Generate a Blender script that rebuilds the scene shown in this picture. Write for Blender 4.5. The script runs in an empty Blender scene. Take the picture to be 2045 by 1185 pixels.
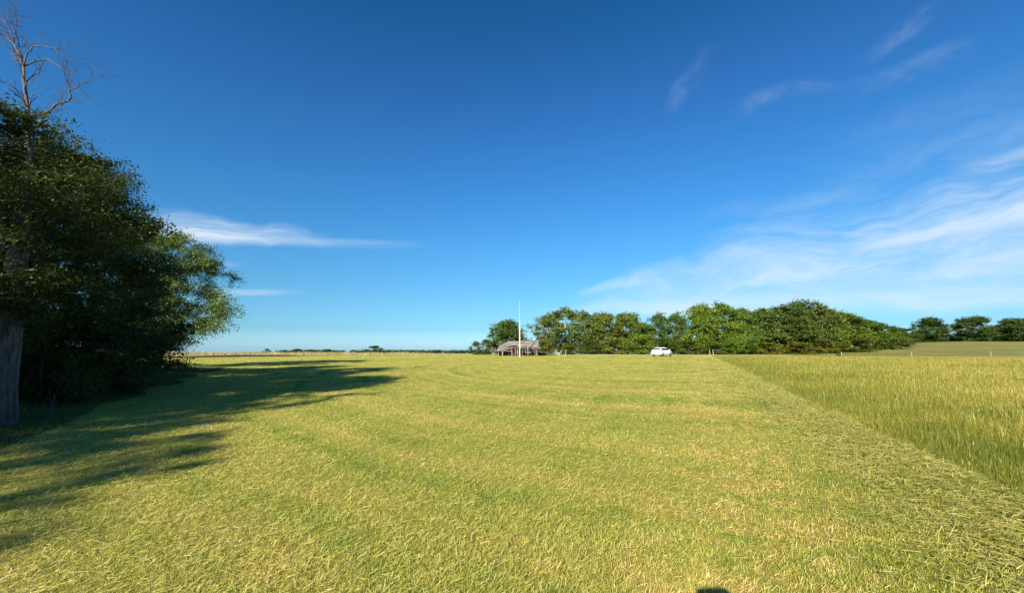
import bpy, bmesh, math, random
import numpy as np
from mathutils import Vector, Matrix
PI = math.pi
SC = bpy.context.scene
COL = SC.collection
R = math.radians

# ------------------------------------------------------------------ camera
EYE = 1.6; FPX = 800.0; PITCH = math.atan(101.5/FPX)
cam_d = bpy.data.cameras.new("camera"); cam = bpy.data.objects.new("camera", cam_d); COL.objects.link(cam)
cam.location = (0, 0, EYE); cam.rotation_euler = (PI/2+PITCH, 0, 0)
cam_d.sensor_width = 36; cam_d.lens = 36*FPX/2045; cam_d.clip_start = 0.05; cam_d.clip_end = 8000
SC.camera = cam
SC.view_settings.view_transform = 'Standard'; SC.view_settings.look = 'None'
SC.view_settings.gamma = 1; SC.view_settings.exposure = 1.3

def ray(px, py):
    """direction of a photo pixel, scaled so that y = 1"""
    a = px-1022.5; b = 592.5-py
    y = FPX*math.cos(PITCH)-b*math.sin(PITCH); z = FPX*math.sin(PITCH)+b*math.cos(PITCH)
    return a/y, z/y
def at(px, py, Y):
    u, v = ray(px, py); return Vector((u*Y, Y, EYE+v*Y))

# ------------------------------------------------------------------ sun and sky
SUN_AZ = 203.0; SUN_EL = 27.1           # degrees, azimuth clockwise from the view direction
sd = Vector((math.sin(R(SUN_AZ))*math.cos(R(SUN_EL)), math.cos(R(SUN_AZ))*math.cos(R(SUN_EL)), math.sin(R(SUN_EL))))
sun_d = bpy.data.lights.new("sun", 'SUN'); sun = bpy.data.objects.new("sun", sun_d); COL.objects.link(sun)
sun_d.energy = 5.0; sun_d.angle = R(0.53); sun_d.color = (1.0, 0.87, 0.66)
sun.rotation_euler = (-sd).to_track_quat('-Z', 'Y').to_euler(); sun.location = sd*50

W = bpy.data.worlds.new("World"); SC.world = W; W.use_nodes = True
def sky_world():
    nt = W.node_tree; N = nt.nodes; L = nt.links; N.clear()
    def m(op, a, b=None, clamp=False):
        n = N.new('ShaderNodeMath'); n.operation = op; n.use_clamp = clamp
        for i, x in enumerate((a, b)):
            if x is None: continue
            if isinstance(x, (int, float)): n.inputs[i].default_value = x
            else: L.new(x, n.inputs[i])
        return n.outputs[0]
    def sm(x, a, b):
        n = N.new('ShaderNodeMapRange'); n.interpolation_type = 'SMOOTHSTEP'
        L.new(x, n.inputs[0]); n.inputs[1].default_value = a; n.inputs[2].default_value = b
        return n.outputs[0]
    out = N.new('ShaderNodeOutputWorld'); bg = N.new('ShaderNodeBackground'); bg.inputs[1].default_value = 0.0988
    sky = N.new('ShaderNodeTexSky'); sky.sky_type = 'NISHITA'; sky.sun_disc = False
    sky.sun_elevation = R(SUN_EL); sky.sun_rotation = R(SUN_AZ); sky.altitude = 200
    sky.air_density = 1.0; sky.dust_density = 0.6; sky.ozone_density = 3.0
    tc = N.new('ShaderNodeTexCoord'); sp = N.new('ShaderNodeSeparateXYZ'); L.new(tc.outputs['Generated'], sp.inputs[0])
    ramp = N.new('ShaderNodeValToRGB'); L.new(sp.outputs[2], ramp.inputs[0])
    el = ramp.color_ramp.elements
    for k, (p, c) in enumerate(SKYRAMP):
        e = el[k] if k < 2 else el.new(p)
        e.position = p; e.color = (*c, 1)
    mul = N.new('ShaderNodeMix'); mul.data_type = 'RGBA'; mul.blend_type = 'MULTIPLY'; mul.inputs[0].default_value = 1
    L.new(sky.outputs[0], mul.inputs[6]); L.new(ramp.outputs[0], mul.inputs[7])
    # cirrus: streaks laid out by sky direction (tangent of azimuth and of elevation)
    Y = m('MAXIMUM', sp.outputs[1], 0.05)
    U = m('DIVIDE', sp.outputs[0], Y); V = m('DIVIDE', sp.outputs[2], Y)
    nz = N.new('ShaderNodeTexNoise'); nz.inputs['Scale'].default_value = 5; nz.inputs['Detail'].default_value = 3
    L.new(tc.outputs['Generated'], nz.inputs['Vector'])
    warp = m('SUBTRACT', nz.outputs[0], 0.5)
    tot = None
    for i, (p0, p1, w0, w1, inten, su, sv, lo, hi, wp, ae) in enumerate(CLOUDS):
        u0, v0 = ray(*p0); u1, v1 = ray(*p1)
        ln = math.hypot(u1-u0, v1-v0); tx, ty = (u1-u0)/ln, (v1-v0)/ln
        du = m('SUBTRACT', U, u0); dv = m('SUBTRACT', V, v0)
        a = m('DIVIDE', m('ADD', m('MULTIPLY', du, tx), m('MULTIPLY', dv, ty)), ln)
        b = m('ADD', m('ADD', m('MULTIPLY', du, -ty), m('MULTIPLY', dv, tx)), m('MULTIPLY', warp, wp))
        w = m('MAXIMUM', m('ADD', m('MULTIPLY', a, (w1-w0)/806), w0/806), 0.004)
        q = m('ABSOLUTE', m('DIVIDE', b, w))
        mask = m('SUBTRACT', 1, sm(q, 0.15, 1.0))
        mask = m('MULTIPLY', mask, sm(a, 0, ae)); mask = m('MULTIPLY', mask, m('SUBTRACT', 1, sm(a, 1-ae, 1)))
        cb = N.new('ShaderNodeCombineXYZ')
        L.new(m('MULTIPLY', a, su*ln), cb.inputs[0]); L.new(m('MULTIPLY', b, sv), cb.inputs[1]); cb.inputs[2].default_value = i*3.7
        n2 = N.new('ShaderNodeTexNoise'); n2.inputs['Scale'].default_value = 1; n2.inputs['Detail'].default_value = 7
        n2.inputs['Roughness'].default_value = 0.66; n2.inputs['Distortion'].default_value = 0.5
        L.new(cb.outputs[0], n2.inputs['Vector'])
        f = m('MULTIPLY', m('MULTIPLY', mask, sm(n2.outputs[0], lo, hi)), inten)
        tot = f if tot is None else m('SUBTRACT', m('ADD', tot, f), m('MULTIPLY', tot, f))
    tot = m('MULTIPLY', tot, m('GREATER_THAN', sp.outputs[1], 0.05), True)
    mix = N.new('ShaderNodeMix'); mix.data_type = 'RGBA'; L.new(tot, mix.inputs[0])
    L.new(mul.outputs[2], mix.inputs[6]); mix.inputs[7].default_value = (3.3, 3.75, 4.15, 1)
    L.new(mix.outputs[2], bg.inputs[0]); L.new(bg.outputs[0], out.inputs[0])
SKYRAMP = [(p, tuple(q/1.5 for q in c)) for p, c in [(0.0024, (0.56, 0.929, 1.422)), (0.0415, (0.34, 0.635, 0.931)), (0.1152, (0.322, 0.646, 0.825)), (0.2363, (0.292, 0.713, 0.933)), (0.3506, (0.245, 0.713, 1.014)), (0.4542, (0.224, 0.676, 1.013)), (0.5448, (0.202, 0.616, 0.983)), (0.6745, (0.114, 0.551, 0.838)), (1.0, (0.114, 0.551, 0.838))]]
CLOUDS = [ # start, end (photo pixels, for their sky directions), half widths, strength, noise along, across, lo, hi, warp, end fade
    ((1080, 615), (2300, 450), 22, 210, 0.72, 2.4, 12, 0.14, 0.80, .22, .2),
    ((1240, 560), (2300, 330), 12, 140, 0.52, 4.0, 24, 0.30, 0.78, .16, .3),
    ((1330, 470), (2250, 230), 20, 120, 0.28, 2.4, 12, 0.28, 0.80, .20, .3),
    ((1660, 505), (2200, 385), 14, 36, 0.62, 3.0, 16, 0.15, 0.65, .10, .3),
    ((1880, 350), (2200, 255), 20, 34, 0.40, 4.0, 14, 0.20, 0.70, .10, .3),
    ((1130, 588), (1320, 550), 12, 18, 0.42, 5.0, 20, 0.25, 0.70, .08, .35),
    ((1040, 624), (2200, 588), 18, 46, 0.55, 2.2, 12, 0.15, 0.70, .06, .15),
    ((1370, 500), (1640, 425), 16, 34, 0.30, 4.5, 16, 0.25, 0.75, .12, .35),
    ((1325, 240), (1450, 90), 24, 34, 0.11, 6.0, 20, 0.35, 0.75, .15, .35),
    ((1440, 220), (1700, 160), 26, 26, 0.10, 7.0, 16, 0.35, 0.75, .15, .35),
    ((1640, 190), (1990, 75), 30, 36, 0.11, 5.0, 18, 0.33, 0.75, .15, .35),
    ((1690, 125), (1890, -5), 22, 34, 0.12, 6.0, 18, 0.33, 0.75, .15, .35),
    ((1560, 330), (2200, 150), 80, 120, 0.10, 3.0, 10, 0.30, 0.80, .20, .35),
    ((180, 436), (680, 494), 62, 16, 0.85, 2.4, 18, 0.22, 0.70, .12, .42),
    ((330, 468), (700, 492), 30, 10, 0.45, 3.0, 14, 0.20, 0.70, .05, .42),
    ((480, 487), (880, 488), 16, 12, 0.18, 2.2, 16, 0.15, 0.65, .02, .40),
    ((370, 582), (620, 586), 12, 8, 0.30, 4.0, 18, 0.20, 0.65, .02, .40),
    ((360, 528), (500, 530), 10, 8, 0.22, 4.0, 18, 0.20, 0.65, .02, .40),
]
sky_world()

# ------------------------------------------------------------------ helpers
def smooth(a, b, x):
    t = np.clip((x-a)/(b-a), 0, 1); return t*t*(3-2*t)
def hgt(x, y):
    x = np.asarray(x, float); y = np.asarray(y, float)
    t = np.maximum(0, y-96); left = -np.minimum(0.0155*t, 60)
    s = smooth(.42, 1.12, x/np.maximum(y, 1.0))
    right = -.7*smooth(74, 87, y)+5.3*smooth(82, 215, y)-0.01*np.maximum(0, y-300)
    far = left*(1-s)+right*s
    wav = (0.05*np.sin(x*.21+1.3)*np.sin(y*.17)+0.025*np.sin(x*.9+y*.4)*np.sin(y*.7+1))*smooth(2, 14, y)*(1-smooth(60, 90, y))
    return far+wav
def H(x, y): return float(hgt(x, y))
def tag(o, label=None, cat=None, group=None, kind=None):
    if label: o['label'] = label
    if cat: o['category'] = cat
    if group: o['group'] = group
    if kind: o['kind'] = kind
    return o
def empty(name, loc, rz=0, **k):
    o = bpy.data.objects.new(name, None); COL.objects.link(o); o.location = loc; o.rotation_euler = (0, 0, rz)
    o.empty_display_size = .3
    return tag(o, **k)
def link(name, me, mat=None, parent=None, loc=None):
    o = bpy.data.objects.new(name, me); COL.objects.link(o)
    if mat is not None and len(me.materials) == 0: me.materials.append(mat)
    if parent is not None: o.parent = parent
    if loc is not None: o.location = loc
    return o
def mesh_np(name, V, F, val=None, val2=None, shade=False):
    """V (n,3), F (m,k) all faces with k corners"""
    V = np.asarray(V, np.float32); F = np.asarray(F, np.int32)
    me = bpy.data.meshes.new(name)
    me.vertices.add(len(V)); me.vertices.foreach_set('co', V.ravel())
    k = F.shape[1]; me.loops.add(F.size); me.loops.foreach_set('vertex_index', F.ravel())
    me.polygons.add(len(F)); me.polygons.foreach_set('loop_start', np.arange(0, F.size, k, dtype=np.int32))
    for nm, v in (('v', val), ('w', val2)):
        if v is not None:
            at_ = me.attributes.new(nm, 'FLOAT', 'FACE'); at_.data.foreach_set('value', np.asarray(v, np.float32))
    me.update(calc_edges=True)
    if shade: me.polygons.foreach_set('use_smooth', np.ones(len(F), bool))
    return me
class MB:
    """collects quads/tris and builds one mesh"""
    def __init__(s): s.V = []; s.F = []
    def face_block(s, V, F):
        o = len(s.V); s.V += [tuple(v) for v in V]; s.F += [tuple(i+o for i in f) for f in F]
    def box(s, c, size, rot=None):
        c = Vector(c); hx, hy, hz = (x/2 for x in size)
        P = [Vector((x*hx, y*hy, z*hz)) for z in (-1, 1) for y in (-1, 1) for x in (-1, 1)]
        if rot is not None: P = [rot @ p for p in P]
        s.face_block([p+c for p in P], [(0, 2, 3, 1), (4, 5, 7, 6), (0, 1, 5, 4), (2, 6, 7, 3), (0, 4, 6, 2), (1, 3, 7, 5)])
    def bar(s, a, b, w, t, twist=0):
        a = Vector(a); b = Vector(b); d = b-a
        q = d.to_track_quat('Z', 'Y').to_matrix() @ Matrix.Rotation(twist, 3, 'Z')
        s.box((a+b)/2, (w, t, d.length), q)
    def tube(s, pts, rad, n=6, cap=True):
        pts = [Vector(p) for p in pts]; rings = []; o = len(s.V); prev = None
        for i, p in enumerate(pts):
            d = (pts[min(i+1, len(pts)-1)]-pts[max(i-1, 0)]).normalized()
            if prev is None:
                prev = d.orthogonal().normalized()
            u = (prev-d*prev.dot(d)); u = u.normalized() if u.length > 1e-6 else d.orthogonal().normalized()
            prev = u; v = d.cross(u)
            for k in range(n):
                a = 2*PI*k/n; s.V.append(tuple(p+(u*math.cos(a)+v*math.sin(a))*rad[i]))
        for i in range(len(pts)-1):
            for k in range(n):
                s.F.append((o+i*n+k, o+i*n+(k+1) % n, o+(i+1)*n+(k+1) % n, o+(i+1)*n+k))
        if cap:
            s.F.append(tuple(o+k for k in range(n))[::-1]); s.F.append(tuple(o+(len(pts)-1)*n+k for k in range(n)))
    def mesh(s, name, smooth_=False):
        me = bpy.data.meshes.new(name); me.from_pydata(s.V, [], s.F); me.update()
        if smooth_: me.polygons.foreach_set('use_smooth', [True]*len(s.F))
        return me
    def build(s, name, mat, parent=None, loc=None, smooth_=False):
        return link(name, s.mesh(name, smooth_), mat, parent, loc)

# ------------------------------------------------------------------ materials
def newmat(name):
    mt = bpy.data.materials.new(name); mt.use_nodes = True
    return mt, mt.node_tree.nodes, mt.node_tree.links, mt.node_tree.nodes['Principled BSDF']
def ramp_node(N, stops):
    r = N.new('ShaderNodeValToRGB'); e = r.color_ramp.elements
    for k, (p, c) in enumerate(stops):
        x = e[k] if k < 2 else e.new(p)
        x.position = p; x.color = (*c, 1)
    return r
def noisy(name, c1, c2, scale, rough=.8, metal=0, stretch=(1, 1, 1), bump=0, detail=5, lo=.35, hi=.65, c3=None):
    mt, N, L, P = newmat(name)
    tc = N.new('ShaderNodeTexCoord'); mp = N.new('ShaderNodeMapping'); mp.inputs['Scale'].default_value = stretch
    L.new(tc.outputs['Object'], mp.inputs[0]); nz = N.new('ShaderNodeTexNoise'); nz.inputs['Scale'].default_value = scale
    nz.inputs['Detail'].default_value = detail; nz.inputs['Roughness'].default_value = .65; L.new(mp.outputs[0], nz.inputs['Vector'])
    st = [(lo, c1), (hi, c2)]
    if c3: st.append((min(1, hi+.15), c3))
    rp = ramp_node(N, st); L.new(nz.outputs[0], rp.inputs[0]); L.new(rp.outputs[0], P.inputs['Base Color'])
    P.inputs['Roughness'].default_value = rough; P.inputs['Metallic'].default_value = metal
    if bump:
        b = N.new('ShaderNodeBump'); b.inputs['Strength'].default_value = bump; b.inputs['Distance'].default_value = .02
        L.new(nz.outputs[0], b.inputs['Height']); L.new(b.outputs[0], P.inputs['Normal'])
    return mt
def leafmat(name, stops, transl=.35, use_obj=True, gloss=.03, patch=None):
    """stops over the per-face value v; the object's colour tints it"""
    mt, N, L, P = newmat(name); N.remove(P); out = N['Material Output']
    a = N.new('ShaderNodeAttribute'); a.attribute_name = 'v'
    rp = ramp_node(N, stops); L.new(a.outputs['Fac'], rp.inputs[0]); c = rp.outputs[0]
    if use_obj:
        oi = N.new('ShaderNodeObjectInfo'); mx = N.new('ShaderNodeMix'); mx.data_type = 'RGBA'; mx.blend_type = 'MULTIPLY'
        mx.inputs[0].default_value = 1; L.new(c, mx.inputs[6]); L.new(oi.outputs['Color'], mx.inputs[7]); c = mx.outputs[2]
    if patch:
        c = patch(N, L, c)
    d = N.new('ShaderNodeBsdfDiffuse'); t = N.new('ShaderNodeBsdfTranslucent'); g = N.new('ShaderNodeBsdfGlossy')
    g.inputs['Roughness'].default_value = .45; g.inputs['Color'].default_value = (.9, .95, .8, 1)
    L.new(c, d.inputs[0]); L.new(c, t.inputs[0])
    m1 = N.new('ShaderNodeMixShader'); m1.inputs[0].default_value = transl; L.new(d.outputs[0], m1.inputs[1]); L.new(t.outputs[0], m1.inputs[2])
    m2 = N.new('ShaderNodeMixShader'); m2.inputs[0].default_value = gloss; L.new(m1.outputs[0], m2.inputs[1]); L.new(g.outputs[0], m2.inputs[2])
    L.new(m2.outputs[0], out.inputs[0])
    return mt
def pos_noise(N, L, scale, detail=4, stretch=(1, 1, 1), rot=0, rough=.6):
    g = N.new('ShaderNodeNewGeometry'); mp = N.new('ShaderNodeMapping'); mp.vector_type = 'TEXTURE'
    mp.inputs['Rotation'].default_value = (0, 0, rot); mp.inputs['Scale'].default_value = [1/s for s in stretch]
    L.new(g.outputs['Position'], mp.inputs[0])
    n = N.new('ShaderNodeTexNoise'); n.inputs['Scale'].default_value = scale; n.inputs['Detail'].default_value = detail
    n.inputs['Roughness'].default_value = rough
    L.new(mp.outputs[0], n.inputs['Vector']); return n.outputs[0]
def lawn_patch(N, L, c):
    """broad drifts of greener and strawier turf, mower passes that swing round the field, a worn tan lane beside the swath"""
    def m(op, a, b=None):
        n = N.new('ShaderNodeMath'); n.operation = op
        for i, x in enumerate((a, b)):
            if x is None: continue
            if isinstance(x, (int, float)): n.inputs[i].default_value = x
            else: L.new(x, n.inputs[i])
        return n.outputs[0]
    def sm(x, a, b):
        n = N.new('ShaderNodeMapRange'); n.interpolation_type = 'SMOOTHSTEP'; L.new(x, n.inputs[0])
        n.inputs[1].default_value = a; n.inputs[2].default_value = b; return n.outputs[0]
    n1 = pos_noise(N, L, .30, 4); n2 = pos_noise(N, L, 1.0, 3, (1.6, .12, 1), -R(24)); n3 = pos_noise(N, L, 2.6, 4, rough=.7)
    g = N.new('ShaderNodeNewGeometry'); sp = N.new('ShaderNodeSeparateXYZ'); L.new(g.outputs['Position'], sp.inputs[0])
    X, Y = sp.outputs[0], sp.outputs[1]
    dx = m('SUBTRACT', X, 9.0); dy = m('DIVIDE', m('SUBTRACT', Y, 33.0), 1.35)
    rad = m('SQRT', m('ADD', m('MULTIPLY', dx, dx), m('MULTIPLY', dy, dy))); rad = m('ADD', rad, m('MULTIPLY', n1, 1.2))
    cb = N.new('ShaderNodeCombineXYZ'); L.new(m('MULTIPLY', rad, 1.25), cb.inputs[0]); L.new(m('MULTIPLY', X, .03), cb.inputs[1]); L.new(m('MULTIPLY', Y, .03), cb.inputs[2])
    nr = N.new('ShaderNodeTexNoise'); nr.inputs['Scale'].default_value = 1; nr.inputs['Detail'].default_value = 3; nr.inputs['Roughness'].default_value = .6
    L.new(cb.outputs[0], nr.inputs['Vector'])
    track = m('SUBTRACT', 1, sm(m('ABSOLUTE', m('SUBTRACT', m('FRACT', m('DIVIDE', rad, 2.6)), .5)), .02, .10))
    tot = m('ADD', m('ADD', n1, m('MULTIPLY', n2, .7)), m('ADD', n3, m('MULTIPLY', nr.outputs[0], 1.7)))
    tot = m('SUBTRACT', tot, m('MULTIPLY', m('MULTIPLY', track, sm(n1, .40, .55)), .30))
    mr = N.new('ShaderNodeMapRange'); L.new(tot, mr.inputs[0]); mr.inputs[1].default_value = 1.72; mr.inputs[2].default_value = 2.62
    rp = ramp_node(N, [(0, (.52, .70, .50)), (.2, (.76, .90, .74)), (.45, (.95, 1.0, .97)), (.7, (1.06, 1.03, 1.08)), (1, (1.26, 1.14, 1.45))])
    L.new(mr.outputs[0], rp.inputs[0])
    e = m('SUBTRACT', X, m('ADD', m('MULTIPLY', Y, .447), 3.2)); e = m('ADD', e, m('MULTIPLY', m('SUBTRACT', n2, .5), 2.2))
    tan = m('MULTIPLY', m('MULTIPLY', sm(e, -3.9, -3.0), m('SUBTRACT', 1, sm(e, -2.3, -1.8))), sm(n3, .42, .62))
    tm = N.new('ShaderNodeMix'); tm.data_type = 'RGBA'; L.new(tan, tm.inputs[0]); L.new(rp.outputs[0], tm.inputs[6]); tm.inputs[7].default_value = (1.26, 1.10, 1.4, 1)
    mx = N.new('ShaderNodeMix'); mx.data_type = 'RGBA'; mx.blend_type = 'MULTIPLY'; mx.inputs[0].default_value = 1
    L.new(c, mx.inputs[6]); L.new(tm.outputs[2], mx.inputs[7]); return mx.outputs[2]

M = {}
M['lawn_blade'] = leafmat('lawn_blade', [(0, (.16, .19, .026)), (.42, (.33, .33, .055)), (.72, (.48, .445, .105)), (1, (.62, .575, .25))], .3, False, .02, lawn_patch)
M['swath_blade'] = leafmat('swath_blade', [(0, (.13, .15, .03)), (.5, (.28, .28, .07)), (1, (.50, .46, .18))], .25, False, .03)
M['meadow_blade'] = leafmat('meadow_blade', [(0, (.10, .14, .015)), (.4, (.21, .215, .030)), (.65, (.335, .295, .062)), (1, (.46, .39, .13))], .35, False, .02)
M['dry_blade'] = leafmat('dry_blade', [(0, (.16, .16, .06)), (.5, (.30, .25, .12)), (1, (.44, .37, .22))], .25, False, .02)
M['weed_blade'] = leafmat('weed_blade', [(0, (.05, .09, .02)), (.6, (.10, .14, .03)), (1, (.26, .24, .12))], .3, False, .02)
M['leaf'] = leafmat('leaf', [(0, (.050, .080, .018)), (.5, (.095, .130, .030)), (1, (.19, .215, .062))], .35)
M['bark'] = noisy('bark', (.020, .017, .015), (.115, .10, .09), 16, .95, 0, (1, 1, .12), 1.0, 7, .38, .62)
M['deadwood'] = noisy('deadwood', (.035, .030, .032), (.095, .083, .085), 12, .85, 0, (1, 1, .3), .4)
M['pale_bark'] = noisy('pale_bark', (.28, .26, .23), (.5, .47, .42), 8, .9, 0, (1, 1, .3), .3)
M['grey_board'] = noisy('grey_board', (.11, .09, .078), (.34, .295, .26), 5, .9, 0, (1, 1, .2), .3)
M['roof_board'] = noisy('roof_board', (.07, .062, .060), (.265, .24, .232), 2.2, .9, 0, (.5, 2.5, 1), .3, 6, .3, .7)
M['rot_board'] = noisy('rot_board', (.06, .045, .035), (.17, .13, .10), 5, .95, 0, (1, 1, .2), .3)
M['pale_wood'] = noisy('pale_wood', (.42, .39, .30), (.62, .58, .47), 7, .8, 0, (1, 1, .15), .2)
M['mast'] = noisy('mast', (.24, .235, .24), (.36, .355, .36), 6, .5, .4)
M['paint'] = noisy('paint', (.74, .75, .76), (.82, .83, .84), 1.5, .28); 
M['glass'] = noisy('glass', (.012, .015, .018), (.03, .035, .04), 1, .06)
M['rubber'] = noisy('rubber', (.02, .02, .02), (.04, .038, .035), 9, .85)
M['rim'] = noisy('rim', (.35, .36, .37), (.5, .5, .52), 6, .35, .8)
M['plastic'] = noisy('plastic', (.03, .03, .032), (.055, .055, .055), 7, .6)
M['trim'] = noisy('trim', (.30, .31, .32), (.42, .43, .44), 6, .5)
M['lamp_red'] = noisy('lamp_red', (.25, .01, .01), (.4, .03, .02), 10, .2)
M['plate'] = noisy('plate', (.5, .5, .52), (.6, .6, .62), 3, .5)
M['post'] = noisy('post', (.25, .22, .14), (.44, .39, .26), 8, .9, 0, (1, 1, .2), .2)
M['gravel'] = noisy('gravel', (.42, .37, .28), (.68, .62, .50), 3, .95, 0, (1, 1, 1), .3)
M['soil'] = noisy('soil', (.022, .014, .009), (.06, .038, .024), 2.5, .95, 0, (1, 1, 1), .6)

def ground_mat():
    mt, N, L, P = newmat('field_turf')
    n_f = pos_noise(N, L, 14, 6, rough=.75); n_b = pos_noise(N, L, 55, 4, (1, 1, 1), 0, .7)
    base = ramp_node(N, [(.30, (.16, .17, .032)), (.5, (.31, .30, .065)), (.68, (.47, .42, .12))]); L.new(n_f, base.inputs[0])
    lawn = lawn_patch(N, L, base.outputs[0])
    g = N.new('ShaderNodeNewGeometry'); sp = N.new('ShaderNodeSeparateXYZ'); L.new(g.outputs['Position'], sp.inputs[0])
    def m(op, a, b=None, cl=False):
        n = N.new('ShaderNodeMath'); n.operation = op; n.use_clamp = cl
        for i, x in enumerate((a, b)):
            if x is None: continue
            if isinstance(x, (int, float)): n.inputs[i].default_value = x
            else: L.new(x, n.inputs[i])
        return n.outputs[0]
    def sm(x, a, b):
        n = N.new('ShaderNodeMapRange'); n.interpolation_type = 'SMOOTHSTEP'; L.new(x, n.inputs[0])
        n.inputs[1].default_value = a; n.inputs[2].default_value = b; return n.outputs[0]
    def mix(f, a, b):
        n = N.new('ShaderNodeMix'); n.data_type = 'RGBA'; L.new(f, n.inputs[0])
        for i, x in ((6, a), (7, b)):
            if isinstance(x, tuple): n.inputs[i].default_value = (*x, 1)
            else: L.new(x, n.inputs[i])
        return n.outputs[2]
    # signed distance from the meadow edge line x = 3.2 + .447 y
    e = m('SUBTRACT', sp.outputs[0], m('ADD', m('MULTIPLY', sp.outputs[1], .447), 3.2))
    e = m('ADD', e, m('MULTIPLY', m('SUBTRACT', pos_noise(N, L, .5, 3), .5), .8))
    sw = m('MULTIPLY', sm(e, -1.9, -1.2), m('SUBTRACT', 1, sm(e, 0, .5)))
    swc = ramp_node(N, [(.35, (.10, .12, .03)), (.55, (.22, .22, .07)), (.75, (.40, .38, .17))]); L.new(n_f, swc.inputs[0])
    c = mix(m('MULTIPLY', sw, .35), lawn, swc.outputs[0])
    mdn = pos_noise(N, L, .6, 6, (1, 1, 1), 0, .7)
    md = ramp_node(N, [(.3, (.17, .18, .035)), (.5, (.27, .235, .06)), (.7, (.36, .29, .10))]); L.new(mdn, md.inputs[0])
    c = mix(sm(e, 0, .5), c, md.outputs[0])
    farn = pos_noise(N, L, .12, 5, (.35, 1.6, 1), 0, .7)
    fr = ramp_node(N, [(.3, (.10, .115, .028)), (.5, (.165, .165, .047)), (.7, (.24, .215, .07))]); L.new(farn, fr.inputs[0])
    farm = m('MULTIPLY', sm(sp.outputs[1], 74, 80), sm(e, 1, 5))
    c = mix(farm, c, fr.outputs[0])
    # darker, duller ground colours under the tree row at the left
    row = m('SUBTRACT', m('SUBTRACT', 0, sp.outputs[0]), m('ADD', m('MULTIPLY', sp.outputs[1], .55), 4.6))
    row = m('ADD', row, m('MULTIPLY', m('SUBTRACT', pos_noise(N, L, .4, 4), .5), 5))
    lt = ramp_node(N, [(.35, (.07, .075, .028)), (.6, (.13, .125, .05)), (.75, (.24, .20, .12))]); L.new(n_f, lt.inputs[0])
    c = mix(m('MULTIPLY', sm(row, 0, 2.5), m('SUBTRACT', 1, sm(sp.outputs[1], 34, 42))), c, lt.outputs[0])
    L.new(c, P.inputs['Base Color']); P.inputs['Roughness'].default_value = 1; P.inputs['Specular IOR Level'].default_value = .1
    b = N.new('ShaderNodeBump'); b.inputs['Strength'].default_value = .9; b.inputs['Distance'].default_value = .05
    L.new(m('ADD', n_f, n_b), b.inputs['Height']); L.new(b.outputs[0], P.inputs['Normal'])
    return mt
M['ground'] = ground_mat()

# ------------------------------------------------------------------ ground
def axis(lo, hi, fine_lo, fine_hi, d, grow=1.14):
    a = list(np.arange(fine_lo, fine_hi+1e-6, d)); s = d; x = fine_hi
    while x < hi: s *= grow; x += s; a.append(min(x, hi))
    s = d; x = fine_lo; pre = []
    while x > lo: s *= grow; x -= s; pre.append(max(x, lo))
    return np.array(pre[::-1]+a)
def build_ground():
    xs = axis(-3000, 3000, -40, 60, .8); ys = axis(-150, 3500, -12, 110, .8)
    X, Y = np.meshgrid(xs, ys); Z = hgt(X, Y)
    V = np.stack([X, Y, Z], -1).reshape(-1, 3); nx, ny = len(xs), len(ys)
    i = np.arange(nx*ny).reshape(ny, nx)
    F = np.stack([i[:-1, :-1], i[:-1, 1:], i[1:, 1:], i[1:, :-1]], -1).reshape(-1, 4)
    g = link('ground', mesh_np('ground', V, F, shade=True), M['ground']); g['kind'] = 'structure'
build_ground()
def strip(name, pts, w, mat, lift=.004):
    """a sheet lying on the ground along pts"""
    P = []
    for a, b in zip(pts[:-1], pts[1:]):
        n = max(2, int(math.dist(a, b)/.8))
        P += [(a[0]+(b[0]-a[0])*t/n, a[1]+(b[1]-a[1])*t/n) for t in range(n)]
    P.append(pts[-1]); V = []; F = []; rr = random.Random(3)
    for i, p in enumerate(P):
        q = P[min(i+1, len(P)-1)]; o = P[max(i-1, 0)]
        d = Vector((q[0]-o[0], q[1]-o[1])).normalized(); n = Vector((-d.y, d.x))
        for s in (-1, -.33, .33, 1):
            ww = w/2*s*(1+rr.uniform(-.06, .06)); x, y = p[0]+n.x*ww, p[1]+n.y*ww
            V.append((x, y, H(x, y)+lift+(0.03 if abs(s) < .5 else 0.012)))
    for i in range(len(P)-1):
        for k in range(3): F.append((i*4+k, i*4+k+1, i*4+4+k+1, i*4+4+k))
    me = bpy.data.meshes.new(name); me.from_pydata(V, [], F); me.update()
    o = link(name, me, mat); o['kind'] = 'structure'; return o

# ------------------------------------------------------------------ grass
def rng(s): return np.random.default_rng(s)
def blades(r, x, y, h, w, lean, lean_dir=None, face=None, z0=None, curl=.6):
    """bent blades of three triangles each -> V, F"""
    n = len(x); z = hgt(x, y)-.004 if z0 is None else z0
    th = r.uniform(0, 2*PI, n) if lean_dir is None else lean_dir
    fa = r.uniform(0, PI, n) if face is None else face
    dx, dy = np.cos(th), np.sin(th); wx, wy = np.cos(fa)*w/2, np.sin(fa)*w/2
    hm = h*.55; lm = h*lean*.55*(1-curl*.6); lt = h*lean
    V = np.empty((n, 5, 3), np.float32)
    V[:, 0] = np.stack([x-wx, y-wy, z], -1); V[:, 1] = np.stack([x+wx, y+wy, z], -1)
    k = np.sqrt(np.maximum(.02, 1-np.minimum(lean, .99)**2))
    V[:, 2] = np.stack([x+dx*lm-wx*.8, y+dy*lm-wy*.8, z+hm*k*1.1], -1); V[:, 3] = np.stack([x+dx*lm+wx*.8, y+dy*lm+wy*.8, z+hm*k*1.1], -1)
    V[:, 4] = np.stack([x+dx*lt, y+dy*lt, z+h*k], -1)
    b = (np.arange(n)*5)[:, None]
    F = np.concatenate([b+np.array([0, 1, 3]), b+np.array([0, 3, 2]), b+np.array([2, 3, 4])], 0)
    return V.reshape(-1, 3), F
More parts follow.
